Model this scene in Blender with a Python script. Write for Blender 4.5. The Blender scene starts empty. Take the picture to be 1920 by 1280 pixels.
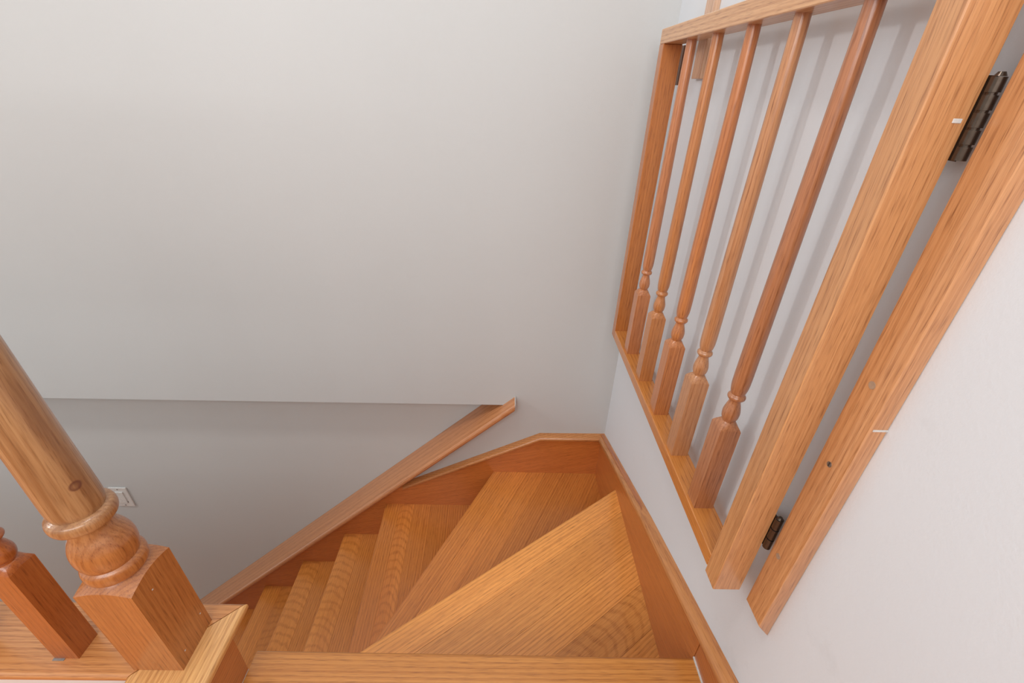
import bpy, bmesh, math
from mathutils import Vector, Matrix

# ------------------------------------------------------------------ camera, world, lights, exposure
scene = bpy.context.scene
COL = scene.collection
LOW = 2.719                      # height of the camera above the lower floor
D = Vector((0, 0, LOW))          # everything below is laid out from the camera position

def camera_axes(pitch, yaw, roll):
    fwd = Vector((math.sin(yaw) * math.cos(pitch), math.cos(yaw) * math.cos(pitch), -math.sin(pitch)))
    right = Vector((math.cos(yaw), -math.sin(yaw), 0))
    up = right.cross(fwd)
    return (math.cos(roll) * right + math.sin(roll) * up, -math.sin(roll) * right + math.cos(roll) * up, fwd)

ca, cb, cc = camera_axes(math.radians(29.92), math.radians(1.483), math.radians(2.267))
cam_data = bpy.data.cameras.new('camera')
cam_data.sensor_width = 36
cam_data.lens = 842.26 / 1920 * 36
cam_data.clip_start = 0.02
cam = bpy.data.objects.new('camera', cam_data)
COL.objects.link(cam)
cam.matrix_world = Matrix(((ca.x, cb.x, -cc.x, 0), (ca.y, cb.y, -cc.y, 0), (ca.z, cb.z, -cc.z, LOW), (0, 0, 0, 1)))
scene.camera = cam

world = bpy.data.worlds.new('world')
scene.world = world
world.use_nodes = True
bg = world.node_tree.nodes['Background']
bg.inputs[0].default_value = (0.93, 0.97, 1.0, 1)
bg.inputs[1].default_value = 0.72

def lamp(name, kind, loc, power, color, **kw):
    l = bpy.data.lights.new(name, kind)
    l.energy = power
    l.color = color
    for k, v in kw.items():
        setattr(l, k, v)
    o = bpy.data.objects.new(name, l)
    o.location = Vector(loc) + D
    COL.objects.link(o)
    return o

lamp('hall_ceiling_lamp', 'POINT', (-3.5, 0.37, 1.35), 75, (1.0, 0.98, 0.95), shadow_soft_size=0.14)
lamp('stair_fill_light', 'POINT', (-0.45, 0.36, 1.35), 17, (1.0, 0.98, 0.95), shadow_soft_size=0.12)  # unseen lamp, added to brighten the treads and the lower wall
w = lamp('landing_fill_light', 'AREA', (-0.45, -0.96, 0.40), 27, (0.98, 0.99, 1.0), shape='RECTANGLE', size=1.6, size_y=1.2)  # soft fill added behind the camera; no window stands there
w.rotation_euler = (math.radians(80), 0, 0)

scene.view_settings.view_transform = 'Standard'
scene.view_settings.look = 'None'
scene.view_settings.gamma = 1
scene.view_settings.use_curve_mapping = False
scene.view_settings.exposure = 0.20
scene.cycles.use_denoising = True
scene.cycles.max_bounces = 8

# ------------------------------------------------------------------ materials
def lin(r, g, b):
    f = lambda v: (v / 255) / 12.92 if v / 255 <= 0.04045 else ((v / 255 + 0.055) / 1.055) ** 2.4
    return (f(r), f(g), f(b), 1)

class NT:
    def __init__(self, name):
        self.m = bpy.data.materials.new(name)
        self.m.use_nodes = True
        self.t = self.m.node_tree
        self.b = self.t.nodes['Principled BSDF']
    def n(self, kind, **kw):
        o = self.t.nodes.new(kind)
        for k, v in kw.items():
            setattr(o, k, v)
        return o
    def l(self, a, b):
        self.t.links.new(a, b)
    def math(self, op, a, b=None, clamp=False):
        o = self.n('ShaderNodeMath', operation=op, use_clamp=clamp)
        for i, v in enumerate((a, b)):
            if v is None:
                continue
            if isinstance(v, (int, float)):
                o.inputs[i].default_value = v
            else:
                self.l(v, o.inputs[i])
        return o.outputs[0]
    def ramp(self, v, lo, hi, a=0.0, b=1.0):
        o = self.n('ShaderNodeMapRange')
        self.l(v, o.inputs[0])
        for i, x in enumerate((lo, hi, a, b)):
            o.inputs[i + 1].default_value = x
        return o.outputs[0]
    def mix(self, fac, a, b, mode='MIX'):
        o = self.n('ShaderNodeMix', data_type='RGBA', blend_type=mode)
        for i, v in ((0, fac), (6, a), (7, b)):
            if isinstance(v, (int, float, tuple)):
                o.inputs[i].default_value = v
            else:
                self.l(v, o.inputs[i])
        return o.outputs[2]

WOODS = {}
def wood(direction, rings=1.0, rough=0.36, aged=False, fine=1.0):
    """oak; the colour comes from each object's own colour, the grain runs along `direction`"""
    d = Vector(direction).normalized()
    key = (tuple(round(v, 3) for v in d), rings, rough, aged, fine)
    if key in WOODS:
        return WOODS[key]
    g = NT('oak_wood')
    tc = g.n('ShaderNodeTexCoord')
    info = g.n('ShaderNodeObjectInfo')
    rot = g.n('ShaderNodeMapping')
    rot.inputs['Rotation'].default_value = d.rotation_difference(Vector((1, 0, 0))).to_euler()
    g.l(tc.outputs['Object'], rot.inputs['Vector'])
    off = g.n('ShaderNodeVectorMath', operation='MULTIPLY_ADD')
    comb = g.n('ShaderNodeCombineXYZ')
    for i, k in enumerate((7.3, 0.014, 0.01) if rings > 1.1 else (7.3, 0.11, 0.17)):
        g.l(g.math('MULTIPLY', info.outputs['Random'], k), comb.inputs[i])
    g.l(comb.outputs[0], off.inputs[0])
    off.inputs[1].default_value = (1, 1, 1)
    g.l(rot.outputs[0], off.inputs[2])
    P = off.outputs[0]
    def mapped(scale, loc=(0, 0, 0), r=(0, 0, 0)):
        m = g.n('ShaderNodeMapping')
        m.inputs['Scale'].default_value = scale
        m.inputs['Location'].default_value = loc
        m.inputs['Rotation'].default_value = r
        g.l(P, m.inputs['Vector'])
        return m.outputs[0]
    # growth rings, cut at a shallow angle so they make cathedrals
    wv = g.n('ShaderNodeTexWave', wave_type='RINGS', rings_direction='X', wave_profile='SIN')
    if rings > 1.1:      # flat-sawn: the rings surface as nested arches
        g.l(mapped((0.8, 1, 1), (0, -0.004, 0.026), (0, 0.15, 0.0)), wv.inputs['Vector'])
        wv.inputs['Scale'].default_value = 84
        wv.inputs['Distortion'].default_value = 3.5
        wv.inputs['Detail Scale'].default_value = 0.32
    else:                # straight grain
        g.l(mapped((0.10, 1, 1), (0, 0.22, 0.20), (0, 0.012, 0.018)), wv.inputs['Vector'])
        wv.inputs['Scale'].default_value = 52
        wv.inputs['Distortion'].default_value = 5.0
        wv.inputs['Detail Scale'].default_value = 0.25
    wv.inputs['Detail'].default_value = 2.0
    ring = g.ramp(wv.outputs[0], 0.5, 1.0)
    # long soft streaks
    st = g.n('ShaderNodeTexNoise')
    g.l(mapped((2.2, 46, 46)), st.inputs['Vector'])
    st.inputs['Scale'].default_value = 1.0
    st.inputs['Detail'].default_value = 4
    streak = g.ramp(st.outputs[0], 0.35, 0.7)
    # pores
    po = g.n('ShaderNodeTexNoise')
    g.l(mapped((34, 760, 760)), po.inputs['Vector'])
    po.inputs['Scale'].default_value = 1.0
    po.inputs['Detail'].default_value = 2
    pore = g.ramp(po.outputs[0], 0.50, 0.74)
    # broad patches
    br = g.n('ShaderNodeTexNoise')
    g.l(mapped((1.2, 5, 5)), br.inputs['Vector'])
    br.inputs['Scale'].default_value = 1.5
    base = info.outputs['Color']
    dark = g.mix(1.0, base, (0.66, 0.50, 0.36, 1), 'MULTIPLY')
    light = g.mix(1.0, base, (1.10, 1.12, 1.16, 1), 'MULTIPLY')
    c = g.mix(g.ramp(br.outputs[0], 0.3, 0.7, 0, 0.7), base, light)
    c = g.mix(g.math('MULTIPLY', ring, 0.36 if rings > 1.1 else min(0.62 * rings, 0.50)), c, dark)
    ln = g.n('ShaderNodeTexNoise')
    g.l(mapped((2.2, 330, 330)), ln.inputs['Vector'])
    ln.inputs['Scale'].default_value = 1.0
    ln.inputs['Detail'].default_value = 2
    c = g.mix(g.ramp(ln.outputs[0], 0.45, 0.72, 0, 0.5 * fine), c, dark)
    c = g.mix(g.math('MULTIPLY', streak, 0.24 * fine), c, dark)
    pm = g.math('MULTIPLY', g.math('MULTIPLY', pore, 0.8 * fine), g.ramp(ring, 0.0, 0.8, 0.55, 1.0))
    c = g.mix(pm, c, g.mix(1.0, base, (0.36, 0.24, 0.16, 1), 'MULTIPLY'))
    if aged:
        ag = g.n('ShaderNodeTexNoise')
        g.l(mapped((5, 70, 70)), ag.inputs['Vector'])
        ag.inputs['Scale'].default_value = 1.0
        ag.inputs['Detail'].default_value = 3
        sp0 = g.n('ShaderNodeSeparateXYZ')
        g.l(tc.outputs['Object'], sp0.inputs[0])
        c = g.mix(g.math('MULTIPLY', g.ramp(ag.outputs[0], 0.50, 0.66, 0, 0.55), g.ramp(sp0.outputs[2], 0.30, 0.345, 0.25, 1.0)), c, g.mix(1.0, base, (0.45, 0.32, 0.24, 1), 'MULTIPLY'))
        # the shaft is bleached greyer than the foot
        sp = g.n('ShaderNodeSeparateXYZ')
        g.l(tc.outputs['Object'], sp.inputs[0])
        c = g.mix(g.ramp(sp.outputs[2], 0.27, 0.345), c, g.mix(1.0, c, (0.90, 1.30, 2.15, 1), 'MULTIPLY'))
        # a knot on the shaft
        geo = g.n('ShaderNodeVectorMath', operation='DISTANCE')
        g.l(tc.outputs['Object'], geo.inputs[0])
        geo.inputs[1].default_value = KNOT
        ds = geo.outputs['Value']
        kn = g.math('MULTIPLY', g.ramp(ds, 0.002, 0.0052, 0.45, 1.0), g.ramp(ds, 0.0056, 0.0076, 1.0, 0.0))
        c = g.mix(g.math('MULTIPLY', kn, 0.8, True), c, lin(92, 45, 35))
    g.l(c, g.b.inputs['Base Color'])
    g.b.inputs['Roughness'].default_value = rough
    g.b.inputs['Specular IOR Level'].default_value = 0.5
    g.b.inputs['Coat Weight'].default_value = 0.6
    g.b.inputs['Coat Roughness'].default_value = 0.22
    bp = g.n('ShaderNodeBump')
    bp.inputs['Strength'].default_value = 0.25
    bp.inputs['Distance'].default_value = 0.0006
    g.l(g.math('SUBTRACT', 1.0, pm), bp.inputs['Height'])
    g.l(bp.outputs[0], g.b.inputs['Normal'])
    WOODS[key] = g.m
    return g.m

def paint(name, rgb, rough=0.75, bump=0.3, mottle=0.03, scuffs=0.0):
    g = NT(name)
    tc = g.n('ShaderNodeTexCoord')
    a = g.n('ShaderNodeTexNoise')
    g.l(tc.outputs['Object'], a.inputs['Vector'])
    a.inputs['Scale'].default_value = 1.6
    a.inputs['Detail'].default_value = 3
    c = g.mix(g.ramp(a.outputs[0], 0.3, 0.7), lin(*rgb), tuple(v * (1 - mottle) for v in lin(*rgb)[:3]) + (1,))
    if scuffs:
        s = g.n('ShaderNodeTexNoise')
        g.l(tc.outputs['Object'], s.inputs['Vector'])
        s.inputs['Scale'].default_value = 9
        s.inputs['Detail'].default_value = 5
        s.inputs['Roughness'].default_value = 0.7
        c = g.mix(g.ramp(s.outputs[0], 0.62, 0.78, 0, scuffs), c, lin(150, 148, 145))
    g.l(c, g.b.inputs['Base Color'])
    g.b.inputs['Roughness'].default_value = rough
    o = g.n('ShaderNodeTexNoise')
    g.l(tc.outputs['Object'], o.inputs['Vector'])
    o.inputs['Scale'].default_value = 260
    o.inputs['Detail'].default_value = 2
    bp = g.n('ShaderNodeBump')
    bp.inputs['Strength'].default_value = bump
    bp.inputs['Distance'].default_value = 0.0006
    g.l(o.outputs[0], bp.inputs['Height'])
    g.l(bp.outputs[0], g.b.inputs['Normal'])
    return g.m

def plain(name, rgb, rough=0.5, metal=0.0):
    g = NT(name)
    tc = g.n('ShaderNodeTexCoord')
    a = g.n('ShaderNodeTexNoise')
    g.l(tc.outputs['Object'], a.inputs['Vector'])
    a.inputs['Scale'].default_value = 300
    c = g.mix(g.ramp(a.outputs[0], 0.3, 0.7), lin(*rgb), tuple(v * 0.82 for v in lin(*rgb)[:3]) + (1,))
    g.l(c, g.b.inputs['Base Color'])
    g.b.inputs['Roughness'].default_value = rough
    g.b.inputs['Metallic'].default_value = metal
    return g.m

KNOT = (0, 0, 0)     # set before the newel's material is made
FARPAINT = paint('warm_white_wall_paint', (200, 201, 200))
RIGHTPAINT = paint('white_wall_paint', (216, 219, 223), scuffs=0.12)
SHELL = paint('hall_paint', (232, 231, 228))
BRONZE = plain('aged_bronze', (90, 78, 68), 0.26, 0.8)
STEEL = plain('steel', (150, 150, 150), 0.35, 0.9)
PLASTIC = plain('white_plastic', (226, 225, 222), 0.3)
CAULK = plain('white_caulk', (215, 212, 208), 0.6)
DARK = plain('screw_recess', (60, 50, 42), 0.7)
FILLER = plain('wood_filler', (170, 140, 115), 0.6)

ORANGE = lin(208, 124, 58)      # skirting
TREAD = lin(226, 146, 68)
PALE = lin(212, 155, 98)        # sun-faded, light boards
GATE = lin(203, 143, 90)
BAL = lin(184, 113, 66)
CAPC = lin(205, 140, 92)
NEWEL = lin(176, 108, 58)

# ------------------------------------------------------------------ mesh helpers
def mk(name, bm, mat, parent=None, color=None, origin=None, smooth=None, label=None, cat=None, group=None, kind=None):
    """link a bmesh laid out in camera-based coordinates as one object"""
    me = bpy.data.meshes.new(name)
    bmesh.ops.recalc_face_normals(bm, faces=bm.faces)
    if smooth is not None:
        for f in bm.faces:
            f.smooth = True
    bm.to_mesh(me)
    bm.free()
    if smooth is not None:
        me.set_sharp_from_angle(angle=math.radians(smooth))
    if origin is None:
        xs = [v.co for v in me.vertices]
        origin = Vector((sum(v.x for v in xs) / len(xs), sum(v.y for v in xs) / len(xs), min(v.z for v in xs)))
    origin = Vector(origin)
    me.transform(Matrix.Translation(-origin))
    o = bpy.data.objects.new(name, me)
    me.materials.append(mat)
    COL.objects.link(o)
    o.location = origin + D
    if parent is not None:
        o.parent = parent
        o.matrix_parent_inverse = Matrix.Identity(4)
        o.location = origin + D - world_loc(parent)
    if color:
        o.color = color
    tag(o, label, cat, group, kind)
    return o

def world_loc(o):
    v = Vector(o.location)
    return v + world_loc(o.parent) if o.parent else v

def tag(o, label=None, cat=None, group=None, kind=None):
    for k, v in (('label', label), ('category', cat), ('group', group), ('kind', kind)):
        if v:
            o[k] = v

def thing(name, loc, label=None, cat=None, group=None, kind=None):
    o = bpy.data.objects.new(name, None)
    o.empty_display_size = 0.1
    COL.objects.link(o)
    o.location = Vector(loc) + D
    tag(o, label, cat, group, kind)
    return o

def box(x0, x1, y0, y1, z0, z1, bev=0.0, seg=2):
    bm = bmesh.new()
    bmesh.ops.create_cube(bm, size=1, matrix=Matrix.Translation(((x0 + x1) / 2, (y0 + y1) / 2, (z0 + z1) / 2)) @ Matrix.Diagonal((x1 - x0, y1 - y0, z1 - z0, 1)))
    if bev:
        bmesh.ops.bevel(bm, geom=list(bm.edges), offset=bev, segments=seg, affect='EDGES', profile=0.5)
    return bm

def prism(pts, axis, a, b, bev=0.0, seg=2, front_only=None):
    """extrude a polygon: axis 'z' -> pts are (x,y); 'y' -> (x,z); 'x' -> (y,z)"""
    bm = bmesh.new()
    f = {'z': lambda p, t: (p[0], p[1], t), 'y': lambda p, t: (p[0], t, p[1]), 'x': lambda p, t: (t, p[0], p[1])}[axis]
    va = [bm.verts.new(f(p, a)) for p in pts]
    vb = [bm.verts.new(f(p, b)) for p in pts]
    n = len(pts)
    bm.faces.new(va)
    bm.faces.new(vb[::-1])
    for i in range(n):
        bm.faces.new((va[i], vb[i], vb[(i + 1) % n], va[(i + 1) % n]))
    bmesh.ops.recalc_face_normals(bm, faces=bm.faces)
    if bev:
        ed = [e for e in bm.edges if front_only(e)] if front_only else list(bm.edges)
        bmesh.ops.bevel(bm, geom=ed, offset=bev, segments=seg, affect='EDGES', profile=0.5)
    return bm

def sweep(path, section, inward):
    """sweep a closed section (u = along inward, v = up) along an open path with mitred corners"""
    bm = bmesh.new()
    rings = []
    for i, p in enumerate(path):
        p = Vector(p)
        t = Vector((0, 0, 0))
        if i > 0:
            t += (p - Vector(path[i - 1])).normalized()
        if i < len(path) - 1:
            t += (Vector(path[i + 1]) - p).normalized()
        t.normalize()
        u = Vector(inward[i])
        up = Vector((0, 0, 1))
        rings.append([bm.verts.new(p + u * a + up * b) for a, b in section])
    n = len(section)
    for r, s in zip(rings, rings[1:]):
        for i in range(n):
            bm.faces.new((r[i], r[(i + 1) % n], s[(i + 1) % n], s[i]))
    bm.faces.new(rings[0])
    bm.faces.new(rings[-1][::-1])
    return bm

def lathe_square(cx, cy, h, zb, zc, k, profile, n=32, lean=(0, 0), loft=None):
    """a turned post: square from zb to its shoulder at zc, then the turned profile [(r, z)...]"""
    bm = bmesh.new()
    Rc = h * math.sqrt(2)
    def place(x, y, z):
        t = z - zb
        return (cx + x + lean[0] * t, cy + y + lean[1] * t, z)
    ang = [2 * math.pi * i / n for i in range(n)]
    R = [h / max(abs(math.cos(a)), abs(math.sin(a))) for a in ang]
    rings = [[bm.verts.new(place(R[i] * math.cos(a), R[i] * math.sin(a), zb)) for i, a in enumerate(ang)]]
    rings.append([bm.verts.new(place(R[i] * math.cos(a), R[i] * math.sin(a), zc + (Rc - R[i]) * k)) for i, a in enumerate(ang)])
    if loft:                     # square swells into round under the neck
        r1, z1 = loft
        for t in (0.12, 0.35, 0.6, 0.82, 1.0):
            z0s = [zc + (Rc - R[i]) * k for i in range(n)]
            rings.append([bm.verts.new(place((R[i] + (r1 - R[i]) * t ** 1.35) * math.cos(a), (R[i] + (r1 - R[i]) * t ** 1.35) * math.sin(a), z0s[i] + (z1 - z0s[i]) * t)) for i, a in enumerate(ang)])
    for r, z in profile:
        rings.append([bm.verts.new(place(r * math.cos(a), r * math.sin(a), z)) for a in ang])
    for r, s in zip(rings, rings[1:]):
        for i in range(n):
            bm.faces.new((r[i], r[(i + 1) % n], s[(i + 1) % n], s[i]))
    bm.faces.new(rings[0][::-1])
    bm.faces.new(rings[-1])
    return bm

def smooth_profile(pts, steps=5):
    """Catmull-Rom through control points (r, z)"""
    out = []
    P = [pts[0]] + list(pts) + [pts[-1]]
    for i in range(1, len(P) - 2):
        p0, p1, p2, p3 = P[i - 1], P[i], P[i + 1], P[i + 2]
        for s in range(steps):
            t = s / steps
            out.append(tuple(0.5 * ((2 * p1[j]) + (-p0[j] + p2[j]) * t + (2 * p0[j] - 5 * p1[j] + 4 * p2[j] - p3[j]) * t * t + (-p0[j] + 3 * p1[j] - 3 * p2[j] + p3[j]) * t ** 3) for j in (0, 1)))
    out.append(pts[-1])
    return out

def cyl(p, q, r, n=20, r2=None):
    bm = bmesh.new()
    p, q = Vector(p), Vector(q)
    d = q - p
    m = Matrix.Translation((p + q) / 2) @ d.to_track_quat('Z', 'Y').to_matrix().to_4x4()
    bmesh.ops.create_cone(bm, cap_ends=True, segments=n, radius1=r, radius2=r if r2 is None else r2, depth=d.length, matrix=m)
    return bm

def join(*bms):
    out = bms[0]
    for b in bms[1:]:
        me = bpy.data.meshes.new('tmp')
        b.to_mesh(me)
        b.free()
        out.from_mesh(me)
        bpy.data.meshes.remove(me)
    return out

def clip(poly, nx, ny, c, keep_less=True):
    out = []
    s = lambda p: (nx * p[0] + ny * p[1] - c) * (1 if keep_less else -1)
    for i, p in enumerate(poly):
        q = poly[(i + 1) % len(poly)]
        a, b = s(p), s(q)
        if a <= 0:
            out.append(p)
        if (a < 0 < b) or (b < 0 < a):
            t = a / (a - b)
            out.append((p[0] + (q[0] - p[0]) * t, p[1] + (q[1] - p[1]) * t))
    return out

def area(poly):
    return abs(sum(p[0] * q[1] - p[1] * q[0] for p, q in zip(poly, poly[1:] + poly[:1]))) / 2

# ------------------------------------------------------------------ measures
XW, YW, YB = 0.400, 1.306, 1.400       # right wall, far wall face, recessed wall face
SX, SY = 0.385, 1.288                  # skirting faces
Z0, RISE = -0.946, 0.197               # landing floor, riser
FLOOR = -LOW
TOP = 1.55
def zt(i): return Z0 - RISE * i
def capz(x): return -1.020 + 0.9 * (x - 0.010)

# ------------------------------------------------------------------ the setting
EDGE_L, EDGE_R = -1.051, -1.020
pts = [(-2.9, EDGE_L), (0.010, EDGE_R), (0.010, EDGE_R - 0.016), (-1.85, capz(-1.85) - 0.016), (-1.85, FLOOR), (0.52, FLOOR), (0.52, TOP), (-2.9, TOP)]
mk('wall_far', prism(pts, 'y', YW, YB), FARPAINT, kind='structure', label='smooth warm white wall at the back of the stairs')
mk('wall_lower', box(-2.9, 0.52, YB, YB + 0.1, FLOOR, TOP), FARPAINT, kind='structure', label='recessed lower part of the warm white wall, beside the lower stairs')
mk('wall_right', box(XW, XW + 0.12, -2.4, YB + 0.1, FLOOR, TOP), RIGHTPAINT, kind='structure', label='white wall on the right that carries the gate')
mk('floor_lower', box(-4.6, XW, -2.4, YB, FLOOR - 0.1, FLOOR), wood((1, 0, 0)), color=TREAD, kind='structure', label='floor at the foot of the stairs')
CAPT = -0.817                           # top of the guard's wooden base
mk('wall_stairwell', prism([(-2.9, FLOOR), (-0.4475, FLOOR), (-0.4475, Z0), (-0.5565, Z0), (-0.5565, CAPT - 0.0145), (-2.9, CAPT - 0.0145)], 'y', 0.356, 0.4165), SHELL, kind='structure', label='low white wall under the railing on the left')
mk('wall_beneath_landing', box(-0.447, XW, 0.38, 0.415, FLOOR, Z0 - 0.03), SHELL, kind='structure')

# landing floor: nosing board and planks
mk('wall_back_blocker', box(-4.6, XW, -1.1, -1.0, Z0 - 0.1, TOP), SHELL, kind='structure')  # unseen wall, added to keep out world light from behind the camera
lf = mk('floor_landing', box(-2.9, XW, -2.4, 0.40, Z0 - 0.12, Z0 - 0.0195), plain('subfloor', (120, 90, 60), 0.8), kind='structure', label='landing floor of oak boards at the top of the stairs')
def nose_edge(yv):
    return lambda e: all(abs(v.co.y - yv) < 1e-4 for v in e.verts) and abs(e.verts[0].co.z - e.verts[1].co.z) < 1e-5
bm = prism([(-0.447, 0.352), (-0.447, 0.449), (SX, 0.444), (SX, 0.352)], 'z', Z0 - 0.0190, Z0)
bmesh.ops.bevel(bm, geom=[e for e in bm.edges if all(v.co.y > 0.44 for v in e.verts) and abs(e.verts[0].co.z - e.verts[1].co.z) < 1e-5], offset=0.006, segments=3, affect='EDGES', profile=0.5)
mk('nosing_board', bm, wood((1, 0, 0), 0.9), lf, color=lin(206, 138, 66), smooth=40)
y = 0.351
k = 0
while y > -1.2:
    for x0, x1 in ((-0.447, SX), (-2.4, -0.562)):
        if x1 < -0.5 and y > 0.352:
            continue
        t = (0.93, 1.04, 0.98, 1.08)[k % 4]
        mk('plank', box(x0, x1, y - 0.0815, y, Z0 - 0.0190, Z0, 0.0004, 1), wood((1, 0, 0)), lf, color=tuple(c * t for c in TREAD[:3]) + (1,))
        k += 1
    y -= 0.0820

# skirting boards with a moulded ledge
far_line = [(0.400, -1.147), (0.153, -1.151), (-0.385, -1.428), (-1.80, capz(-1.80) - 0.052)]
pts = far_line + [(-1.80, FLOOR), (0.400, FLOOR)]
sk = mk('baseboard_far', prism(pts, 'y', SY, YW), wood((1, 0, 0.25), 1.5), color=ORANGE, kind='structure', label='orange oak skirting board along the far wall, stepping down under the handrail')
sec = [(0, -0.016), (0.026, -0.016), (0.0295, -0.013), (0.031, -0.008), (0.0295, -0.003), (0.026, 0.0), (0, 0.0015)]
path = [(XW - 0.0, YW, -1.147), (0.153, YW, -1.151), (-0.385, YW, -1.428), (-0.47, YW, -1.472)]
bm = sweep([(0.4, YW, -1.147)] + path[1:3], sec, [(-0.9, -1, 0), (0, -1, 0), (0, -1, 0)])
mk('moulding', bm, wood((1, 0, 0.2), 0.6), sk, color=lin(204, 138, 80), smooth=40)
ry = [(YW, -1.147), (0.778, -0.964), (0.354, -0.834), (0.30, -0.822), (-2.3, -0.822)]
pts = [ry[0], ry[1], (0.4445, ry[1][1] + (ry[2][1] - ry[1][1]) * (0.778 - 0.4445) / (0.778 - 0.354)), (0.4445, FLOOR), (YW, FLOOR)]
skr = mk('baseboard_right', prism(pts, 'x', SX, XW), wood((0, 1, -0.33), 0.8), color=lin(196, 116, 54), kind='structure', label='orange oak skirting board climbing the white right wall')
bm = sweep([(XW, YW, -1.147), (XW, 0.778, -0.964), (XW, 0.354, -0.834), (XW, 0.30, -0.822), (XW, -2.3, -0.822)], [(a * 0.9, b) for a, b in sec],
           [(-1, -1.1, 0), (-1, 0, 0), (-1, 0, 0), (-1, 0, 0), (-1, 0, 0)])
mk('moulding', bm, wood((0, 1, -0.3), 0.6), skr, color=lin(204, 138, 80), smooth=40)
pts = [(0.4435, pts[2][1]), ry[2], ry[3], ry[4], (-2.3, Z0), (0.4435, Z0)]
skl = mk('baseboard_landing', prism(pts, 'x', SX + 0.001, XW), wood((0, 1, 0), 0.8), color=lin(190, 112, 54), kind='structure', label='short oak skirting board beside the landing')
mk('caulk_line', box(SX - 0.0015, SX + 0.001, -0.5, 0.444, Z0, Z0 + 0.003), CAULK, skl)

# ------------------------------------------------------------------ the staircase
st = thing('staircase', (-0.03, 0.9, FLOOR), 'orange oak winder staircase turning left down between the walls', 'staircase')
lines = {1: ((-0.447, 0.4419), (SX, 1.0351)), 2: ((-0.4305, 0.46), (-0.0185, SY)), 3: ((-0.442, 0.4475), (-0.4665, SY)),
         4: ((-0.660, 0.4475), (-0.668, SY)), 5: ((-0.876, 0.4475), (-0.886, SY)), 6: ((-1.093, 0.4475), (-1.105, SY)),
         7: ((-1.315, 0.4475), (-1.320, SY)), 8: ((-1.535, 0.4475), (-1.540, SY))}
polys = {1: [(-0.447, 0.4225), (SX, 0.4225), (SX, 1.0351), (-0.447, 0.4419)],
         2: [(-0.4305, 0.4475), (-0.0185, SY), (SX, SY), (SX, 1.0060), (-0.4, 0.4475)],
         3: [(-0.442, 0.4475), (-0.4665, SY), (0.0085, SY), (-0.406, 0.4475)]}
for i in range(4, 9):
    (a, _), (b, _) = lines[i]
    (c, _), (d, _) = lines[i - 1]
    polys[i] = [(a, 0.4475), (b, SY), (d + 0.026, SY), (c + 0.026, 0.4475)]
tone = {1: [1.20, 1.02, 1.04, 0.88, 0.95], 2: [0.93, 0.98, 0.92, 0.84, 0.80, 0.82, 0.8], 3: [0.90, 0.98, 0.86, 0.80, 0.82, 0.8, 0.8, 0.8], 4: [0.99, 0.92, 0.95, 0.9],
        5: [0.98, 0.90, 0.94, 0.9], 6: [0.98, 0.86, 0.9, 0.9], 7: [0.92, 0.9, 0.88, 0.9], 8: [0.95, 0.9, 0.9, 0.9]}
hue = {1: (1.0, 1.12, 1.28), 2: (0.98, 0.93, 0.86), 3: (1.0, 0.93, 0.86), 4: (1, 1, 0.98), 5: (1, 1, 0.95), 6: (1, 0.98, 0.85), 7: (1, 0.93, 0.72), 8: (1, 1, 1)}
widths = {1: [0.075, 0.105, 0.085, 0.09, 0.2], 2: [0.062] * 9, 3: [0.062, 0.058, 0.07, 0.07, 0.07, 0.07, 0.09, 0.09]}
TH = 0.027
for i in range(1, 9):
    (ax, ay), (bx, by) = lines[i]
    u = Vector((bx - ax, by - ay)).normalized()
    n = Vector((u.y, -u.x))                        # points back under the step above
    c0 = n.x * ax + n.y * ay
    rest = polys[i]
    ws = widths.get(i, [0.085, 0.085, 0.1])
    head = None
    off = 0.0
    for j, wd in enumerate(ws):
        lo, hi = c0 + off, c0 + off + wd
        last = j == len(ws) - 1
        p = clip(rest, n.x, n.y, lo, False) if j else rest
        if not last:
            p = clip(p, n.x, n.y, hi - 0.0003)
        off += wd
        if len(p) < 3 or area(p) < 2e-5:
            continue
        bm = prism(p, 'z', zt(i) - TH, zt(i))
        if j == 0:
            fe = [e for e in bm.edges if abs(e.verts[0].co.z - e.verts[1].co.z) < 1e-6 and all(abs(n.x * v.co.x + n.y * v.co.y - c0) < 2e-4 for v in e.verts) and (e.verts[0].co - e.verts[1].co).length > 0.1]
            bmesh.ops.bevel(bm, geom=fe, offset=0.007, segments=3, affect='EDGES', profile=0.5)
        else:
            ed = [e for e in bm.edges if all(abs(v.co.z - zt(i)) < 1e-6 for v in e.verts) and min(abs((n.x * e.verts[0].co.x + n.y * e.verts[0].co.y) - lo) + abs((n.x * e.verts[1].co.x + n.y * e.verts[1].co.y) - lo), 9) < 1e-4]
            if ed:
                bmesh.ops.bevel(bm, geom=ed, offset=0.0003, segments=1, affect='EDGES')
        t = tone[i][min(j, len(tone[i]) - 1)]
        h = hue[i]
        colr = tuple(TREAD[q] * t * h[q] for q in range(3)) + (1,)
        rg = 1.2 if (i, j) in ((3, 1), (5, 0), (4, 0), (1, 3), (6, 1)) else (0.5, 0.9, 0.7, 0.6)[(i * 3 + j) % 4]
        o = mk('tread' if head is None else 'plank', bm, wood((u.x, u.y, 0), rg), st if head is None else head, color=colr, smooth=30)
        if head is None:
            head = o
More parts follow.
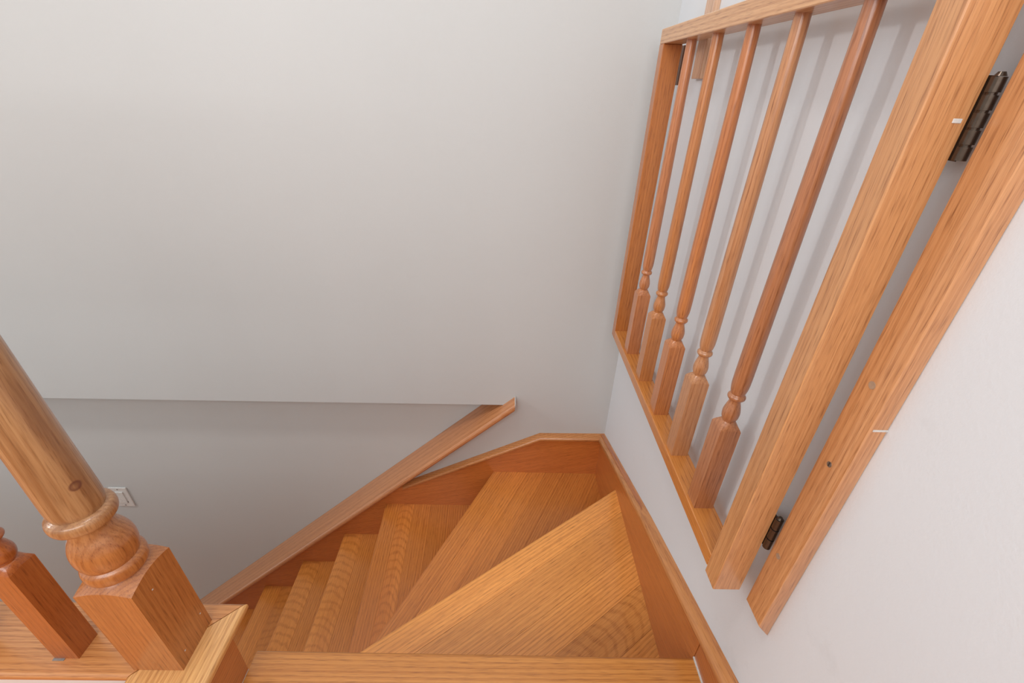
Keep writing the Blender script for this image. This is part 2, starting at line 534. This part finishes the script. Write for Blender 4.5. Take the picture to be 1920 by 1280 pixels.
# risers, each set back 25 mm under its nosing
def riser(a, b, z1, z2):
    a, b = Vector(a), Vector(b)
    u = (b - a).normalized()
    n = Vector((u.y, -u.x))
    q = [a + n * 0.020, b + n * 0.020, b + n * 0.034, a + n * 0.034]
    mk('riser', prism([tuple(v) for v in q], 'z', z1, z2), wood((u.x, u.y, 0)), st, color=TREAD)
for i in range(1, 9):
    zl = zt(i + 1) if i < 8 else FLOOR
    a, b = lines[i]
    if i == 1:
        b = (SX - 0.02, 1.0351 - 0.0143)
        a = (-0.43, 0.454)
    if i == 2:
        b = (-0.0185 - 0.018, SY - 0.036)
        a = (-0.42, 0.481)
    riser(a, b, zl, zt(i) - TH)
mk('riser', box(-0.447, SX, 0.4155, 0.4220, zt(1), Z0 - 0.019), wood((1, 0, 0)), st, color=TREAD)

# ------------------------------------------------------------------ wooden cap on the sloping wall
def cap_mesh():
    """sloping cap: rounded nose over the stairs, tail running under the upper wall to the recessed wall"""
    T = 0.024
    nose, back = 1.256, YB - 0.0005
    sec = []                              # (y, drop below the top plane)
    for a in range(0, 7):                 # rounded nose
        t = math.pi * a / 6
        sec.append((nose + T / 2 - math.sin(t) * T / 2, T / 2 - math.cos(t) * T / 2))
    bm = bmesh.new()
    def strip(x_lo, x_hi, ymax):
        prof = [(ymax, 0.0)] + sec + [(ymax, T)]
        rings = []
        for x in (x_lo, x_hi):
            rings.append([bm.verts.new((x, yy, capz(x) - dd * 1.345)) for yy, dd in prof])
        m = len(prof)
        for i in range(m):
            bm.faces.new((rings[0][i], rings[0][(i + 1) % m], rings[1][(i + 1) % m], rings[1][i]))
        bm.faces.new(rings[0][::-1])
        bm.faces.new(rings[1])
    strip(-1.855, 0.006, back)
    strip(0.006, 0.052, YW)
    return bm
rc = mk('wall_cap', cap_mesh(), wood((1, 0, 0.9), 0.5), color=CAPC, smooth=40,
        label='sloping oak cap board with a rounded nose, running down beside the lower steps', cat='wall cap')
mk('end_filler', box(0.0515, 0.0545, YW - 0.046, YW, capz(0.05) - 0.010, capz(0.05) + 0.004, 0.001), CAULK, rc, label='dab of white paint at the upper end')

# ------------------------------------------------------------------ light switch on the recessed wall
sw = thing('light_switch', (-1.700, YB, -1.69), 'white rocker light switch on the recessed wall, half hidden behind the thick newel', 'light switch')
PX, PZ = -1.632, -1.5955
mk('switch_plate', box(PX - 0.076, PX, YB - 0.006, YB, PZ - 0.116, PZ, 0.002), PLASTIC, sw)
rk = mk('rocker', box(PX - 0.055, PX - 0.021, YB - 0.0095, YB - 0.005, PZ - 0.092, PZ - 0.024, 0.001), PLASTIC, sw)
for dz in (-0.009, -0.107):
    mk('screw', cyl((PX - 0.038, YB - 0.0072, PZ + dz), (PX - 0.038, YB - 0.005, PZ + dz), 0.003, 12), STEEL, sw)
mk('dimmer_slot', box(PX - 0.0205, PX - 0.0185, YB - 0.0068, YB - 0.0055, PZ - 0.090, PZ - 0.083), DARK, sw)

# ------------------------------------------------------------------ railing with newel post on the left
rl = thing('railing', (-0.524, 0.395, CAPT), 'landing railing at the left: thick turned newel post and slim baluster on an oak base', 'railing')
def capped(pts, grain, color):
    bm = prism(pts, 'z', CAPT - 0.0145, CAPT)
    return bm
# base boards, mitred at the corner behind the newel
bmA = prism([(-2.3, 0.346), (-0.5685, 0.346), (-0.442, 0.463), (-2.3, 0.463)], 'z', CAPT - 0.0145, CAPT)
bmesh.ops.bevel(bmA, geom=[e for e in bmA.edges if abs(e.verts[0].co.z - e.verts[1].co.z) < 1e-6 and abs(e.verts[0].co.y - e.verts[1].co.y) < 1e-6], offset=0.006, segments=3, affect='EDGES', profile=0.5)
mk('base_board', bmA, wood((1, 0, 0), 0.9), rl, color=lin(208, 143, 84), smooth=35)
bmB = prism([(-0.5665, 0.345), (-0.5665, -0.35), (-0.440, -0.35), (-0.440, 0.4625)], 'z', CAPT - 0.0145, CAPT + 0.0005)
bmesh.ops.bevel(bmB, geom=[e for e in bmB.edges if abs(e.verts[0].co.z - e.verts[1].co.z) < 1e-6 and abs(e.verts[0].co.x - e.verts[1].co.x) < 1e-6], offset=0.005, segments=3, affect='EDGES', profile=0.5)
mk('base_board', bmB, wood((0, 1, 0), 0.7), rl, color=lin(222, 168, 104), smooth=35, label='paler base board pointing toward the landing')
mk('fascia', box(-0.556, -0.4475, -0.35, 0.4170, Z0 + 0.0002, CAPT - 0.0145, 0.001, 1), wood((0, 1, 0), 0.4), rl, color=lin(188, 116, 62))

# newel
hn = Vector((-0.524, 0.395)).normalized()
pr = Vector((hn.y, -hn.x))
lean = (-pr.x * 0.020, -pr.y * 0.020)
prof = smooth_profile([(0.0335, -0.606), (0.0310, -0.604)], 1)
prof += smooth_profile([(0.0310, -0.604), (0.0355, -0.599), (0.0372, -0.590), (0.0360, -0.582), (0.0320, -0.5775)], 4)
prof += smooth_profile([(0.0320, -0.5770), (0.0338, -0.572), (0.0358, -0.560), (0.0350, -0.546), (0.0310, -0.533), (0.0262, -0.523), (0.0238, -0.513), (0.0240, -0.506)], 5)
prof += smooth_profile([(0.0285, -0.5045), (0.0345, -0.500), (0.0362, -0.492), (0.0345, -0.4845), (0.0290, -0.4815)], 4)
prof += smooth_profile([(0.0278, -0.481), (0.0292, -0.474), (0.0296, -0.462), (0.0290, -0.43), (0.0276, -0.36), (0.0262, -0.25), (0.0240, -0.10), (0.0225, 0.02)], 4)
NB = Vector((-0.524, 0.395))
KNOTZ = -0.432
KNOT = tuple(Vector((0.0, 0.0, 0.0)))
def newel_knot():
    # where the shaft faces the camera at the knot's height, in the newel's own coordinates
    t = KNOTZ - CAPT
    ax = Vector((NB.x + lean[0] * t, NB.y + lean[1] * t))
    tow = (-ax).normalized()
    side = Vector((-tow.y, tow.x))
    dirn = (tow * 0.93 + side * 0.30).normalized()
    q = ax + dirn * 0.0289
    return (q.x - NB.x, q.y - NB.y, t)
KNOT = newel_knot()
bm = lathe_square(NB.x, NB.y, 0.0385, CAPT, -0.617, 0.50, prof, 48, lean)
nw = mk('newel_post', bm, wood((0, 0, 1), 0.7, 0.33, True), rl, color=lin(184, 116, 60), origin=(NB.x, NB.y, CAPT), smooth=32, label='thick turned newel post with a square foot')

mk('wood_plug', cyl((-0.5240, 0.3561, -0.7860), (-0.5240, 0.3566, -0.7860), 0.0065, 20), FILLER, nw, label='pale round plug near the foot')
for (ux, uy, uz) in ((-0.4852, 0.378, -0.640), (-0.4852, 0.420, -0.776), (-0.4852, 0.372, -0.792)):
    mk('paint_fleck', box(ux - 0.0002, ux + 0.0002, uy, uy + 0.0022, uz, uz + 0.0018), CAULK, nw)

def baluster_profile(z, s=1.0):
    """z = height of the square foot's corners"""
    p = [(0.0098 * s, z + 0.0136), (0.0098 * s, z + 0.0150)]
    p += smooth_profile([(0.0100 * s, z + 0.0155), (0.0122 * s, z + 0.021), (0.0128 * s, z + 0.030), (0.0112 * s, z + 0.039), (0.0088 * s, z + 0.048), (0.0086 * s, z + 0.053)], 4)
    p += smooth_profile([(0.0105 * s, z + 0.0540), (0.0128 * s, z + 0.057), (0.0128 * s, z + 0.0605), (0.0100 * s, z + 0.064)], 3)
    p += smooth_profile([(0.0098 * s, z + 0.0645), (0.0114 * s, z + 0.070), (0.0127 * s, z + 0.080), (0.0130 * s, z + 0.10)], 4)
    return p
def baluster(name, cx, cy, h, zb, zc, ztop, rtop, parent, color, s=1.0, label=None):
    p = baluster_profile(zc, s)
    r0, za = p[-1]
    for q in range(1, 7):
        t = q / 6
        p.append((r0 + (rtop - r0) * t ** 1.15, za + (ztop - za) * t))
    return mk(name, lathe_square(cx, cy, h, zb, zc, 0.22, p, 32, (0, 0), (0.0108 * s, zc + 0.0128)), wood((0, 0, 1), 0.5, 0.3), parent, color=color, smooth=32, label=label)
for q, bx in enumerate((-0.677, -0.845, -1.013)):
    baluster('baluster', bx, 0.390, 0.0185, CAPT, -0.606, 0.005, 0.012, rl, lin(176, 98, 44), 1.35)
mk('filler_patch', box(-0.6980, -0.6800, 0.3680, 0.3722, CAPT + 0.0001, CAPT + 0.0012, 0.0004, 1), plain('grey_filler', (140, 132, 126), 0.7), rl, label='grey filler at the baluster foot')
mk('handrail', box(-2.2, -0.50, 0.365, 0.425, 0.0, 0.045, 0.012, 3), wood((1, 0, 0)), rl, color=BAL)

# ------------------------------------------------------------------ stair gate, swung open flat along the right wall
GX0, GX1 = 0.336, 0.3785
gt = thing('stair_gate', (0.357, 0.80, -0.667), 'open oak stair gate with five turned balusters hinged beside the right wall', 'gate')
gl = [(0.4085, 0.441, -0.668), (1.174, 1.203, -0.657)]
mk('stile', box(GX0, GX1, 0.4085, 0.4410, -0.668, 0.1140, 0.0012, 1), wood((0, 0, 1), 0.35), gt, color=lin(206, 150, 100), label='thicker stile on the hinge side')
mk('stile', box(GX0, GX1, 1.1740, 1.2030, -0.6560, 0.0855, 0.0012, 1), wood((0, 0, 1), 0.35), gt, color=lin(190, 118, 58))
mk('top_rail', box(GX0, GX1, 0.4410, 1.2030, 0.0855, 0.1140, 0.0012, 1), wood((0, 1, 0), 0.7), gt, color=lin(214, 164, 116))
mk('bottom_rail', box(GX0, GX1, 0.4410, 1.1740, -0.6560, -0.6290, 0.0012, 1), wood((0, 1, 0), 0.5), gt, color=lin(206, 134, 66))
for by, col in ((0.546, (178, 118, 78)), (0.673, (190, 134, 90)), (0.799, (192, 122, 70)), (0.929, (194, 128, 74)), (1.058, (194, 126, 80))):
    baluster('baluster', 0.3575, by, 0.0162, -0.629, -0.458, 0.0855, 0.0096, gt, lin(*col))

def hinge(z0, z1, y, knuckles, leaf=0.0):
    x = 0.3815
    n = knuckles
    L = (z1 - z0) / n
    parts = []
    for q in range(n):
        parts.append(cyl((x, y, z0 + q * L + 0.0010), (x, y, z0 + (q + 1) * L - 0.0010), 0.0052, 20))
    parts.append(cyl((x, y, z0 + 0.001), (x, y, z1 - 0.001), 0.0037, 16))
    parts.append(cyl((x, y, z1 - 0.0005), (x, y, z1 + 0.0025), 0.0042, 16, 0.0025))
    hg = mk('hinge', join(*parts), BRONZE, gt, smooth=40, label='dark bronze hinge')
    mk('hinge_leaf', box(0.3786, 0.3800, y, y + 0.020, z0, z1), BRONZE, hg)
hinge(-0.045, 0.018, 0.4030, 5)
hinge(-0.557, -0.497, 0.4035, 3)
ob = mk('paint_fleck', box(0.3655, 0.3730, 0.4078, 0.4087, -0.0165, -0.0130, 0.0003, 1), CAULK, gt, label='white paint fleck')

# mounting strip, screwed to the wall next to the gate's hinges
SXF = 0.3800
ms = mk('mounting_strip', None or prism([(XW, -0.688), (XW, 0.36), (SXF, 0.36), (SXF, -0.664)], 'y', 0.3525, 0.3930, 0.0015, 2, lambda e: abs(e.verts[0].co.z - e.verts[1].co.z) > 0.3),
        wood((0, 0, 1), 0.6), color=lin(206, 148, 98), origin=(0.39, 0.373, -0.688), smooth=35,
        label='long oak strip screwed to the white wall right of the gate', cat='mounting strip')
for (yy, zz, r, m) in ((0.3737, -0.2555, 0.0042, FILLER), (0.3747, -0.3673, 0.0034, STEEL), (0.378, -0.5405, 0.0040, FILLER)):
    s = mk('screw' if m is STEEL else 'screw_plug', cyl((SXF - 0.0006, yy, zz), (SXF + 0.003, yy, zz), r, 18), m, ms)
    if m is STEEL:
        mk('screw_slot', box(SXF - 0.0010, SXF - 0.0004, yy - 0.0006, yy + 0.0006, zz - 0.0024, zz + 0.0024), DARK, s)
mk('filler_seam', box(SXF + 0.004, XW - 0.0002, 0.3518, 0.3526, -0.2985, -0.2962), CAULK, ms, label='white filled seam')

# wooden strips on the wall behind the gate
mk('latch_strip', prism([(1.062, 0.020), (1.108, 0.020), (1.108, 0.80), (1.062, 0.80)], 'x', 0.3885, XW, 0.001, 1), wood((0, 0, 1), 0.6), color=lin(214, 176, 146),
   label='pale oak strip on the white wall above and behind the gate', cat='wall strip')
mk('latch_plate', box(0.3910, XW, 1.2000, 1.2160, 0.0080, 0.0860, 0.0005, 1), plain('brown_plate', (128, 92, 70), 0.5), color=(1, 1, 1, 1),
   label='small dark brown catch plate on the wall behind the gate corner', cat='catch plate')
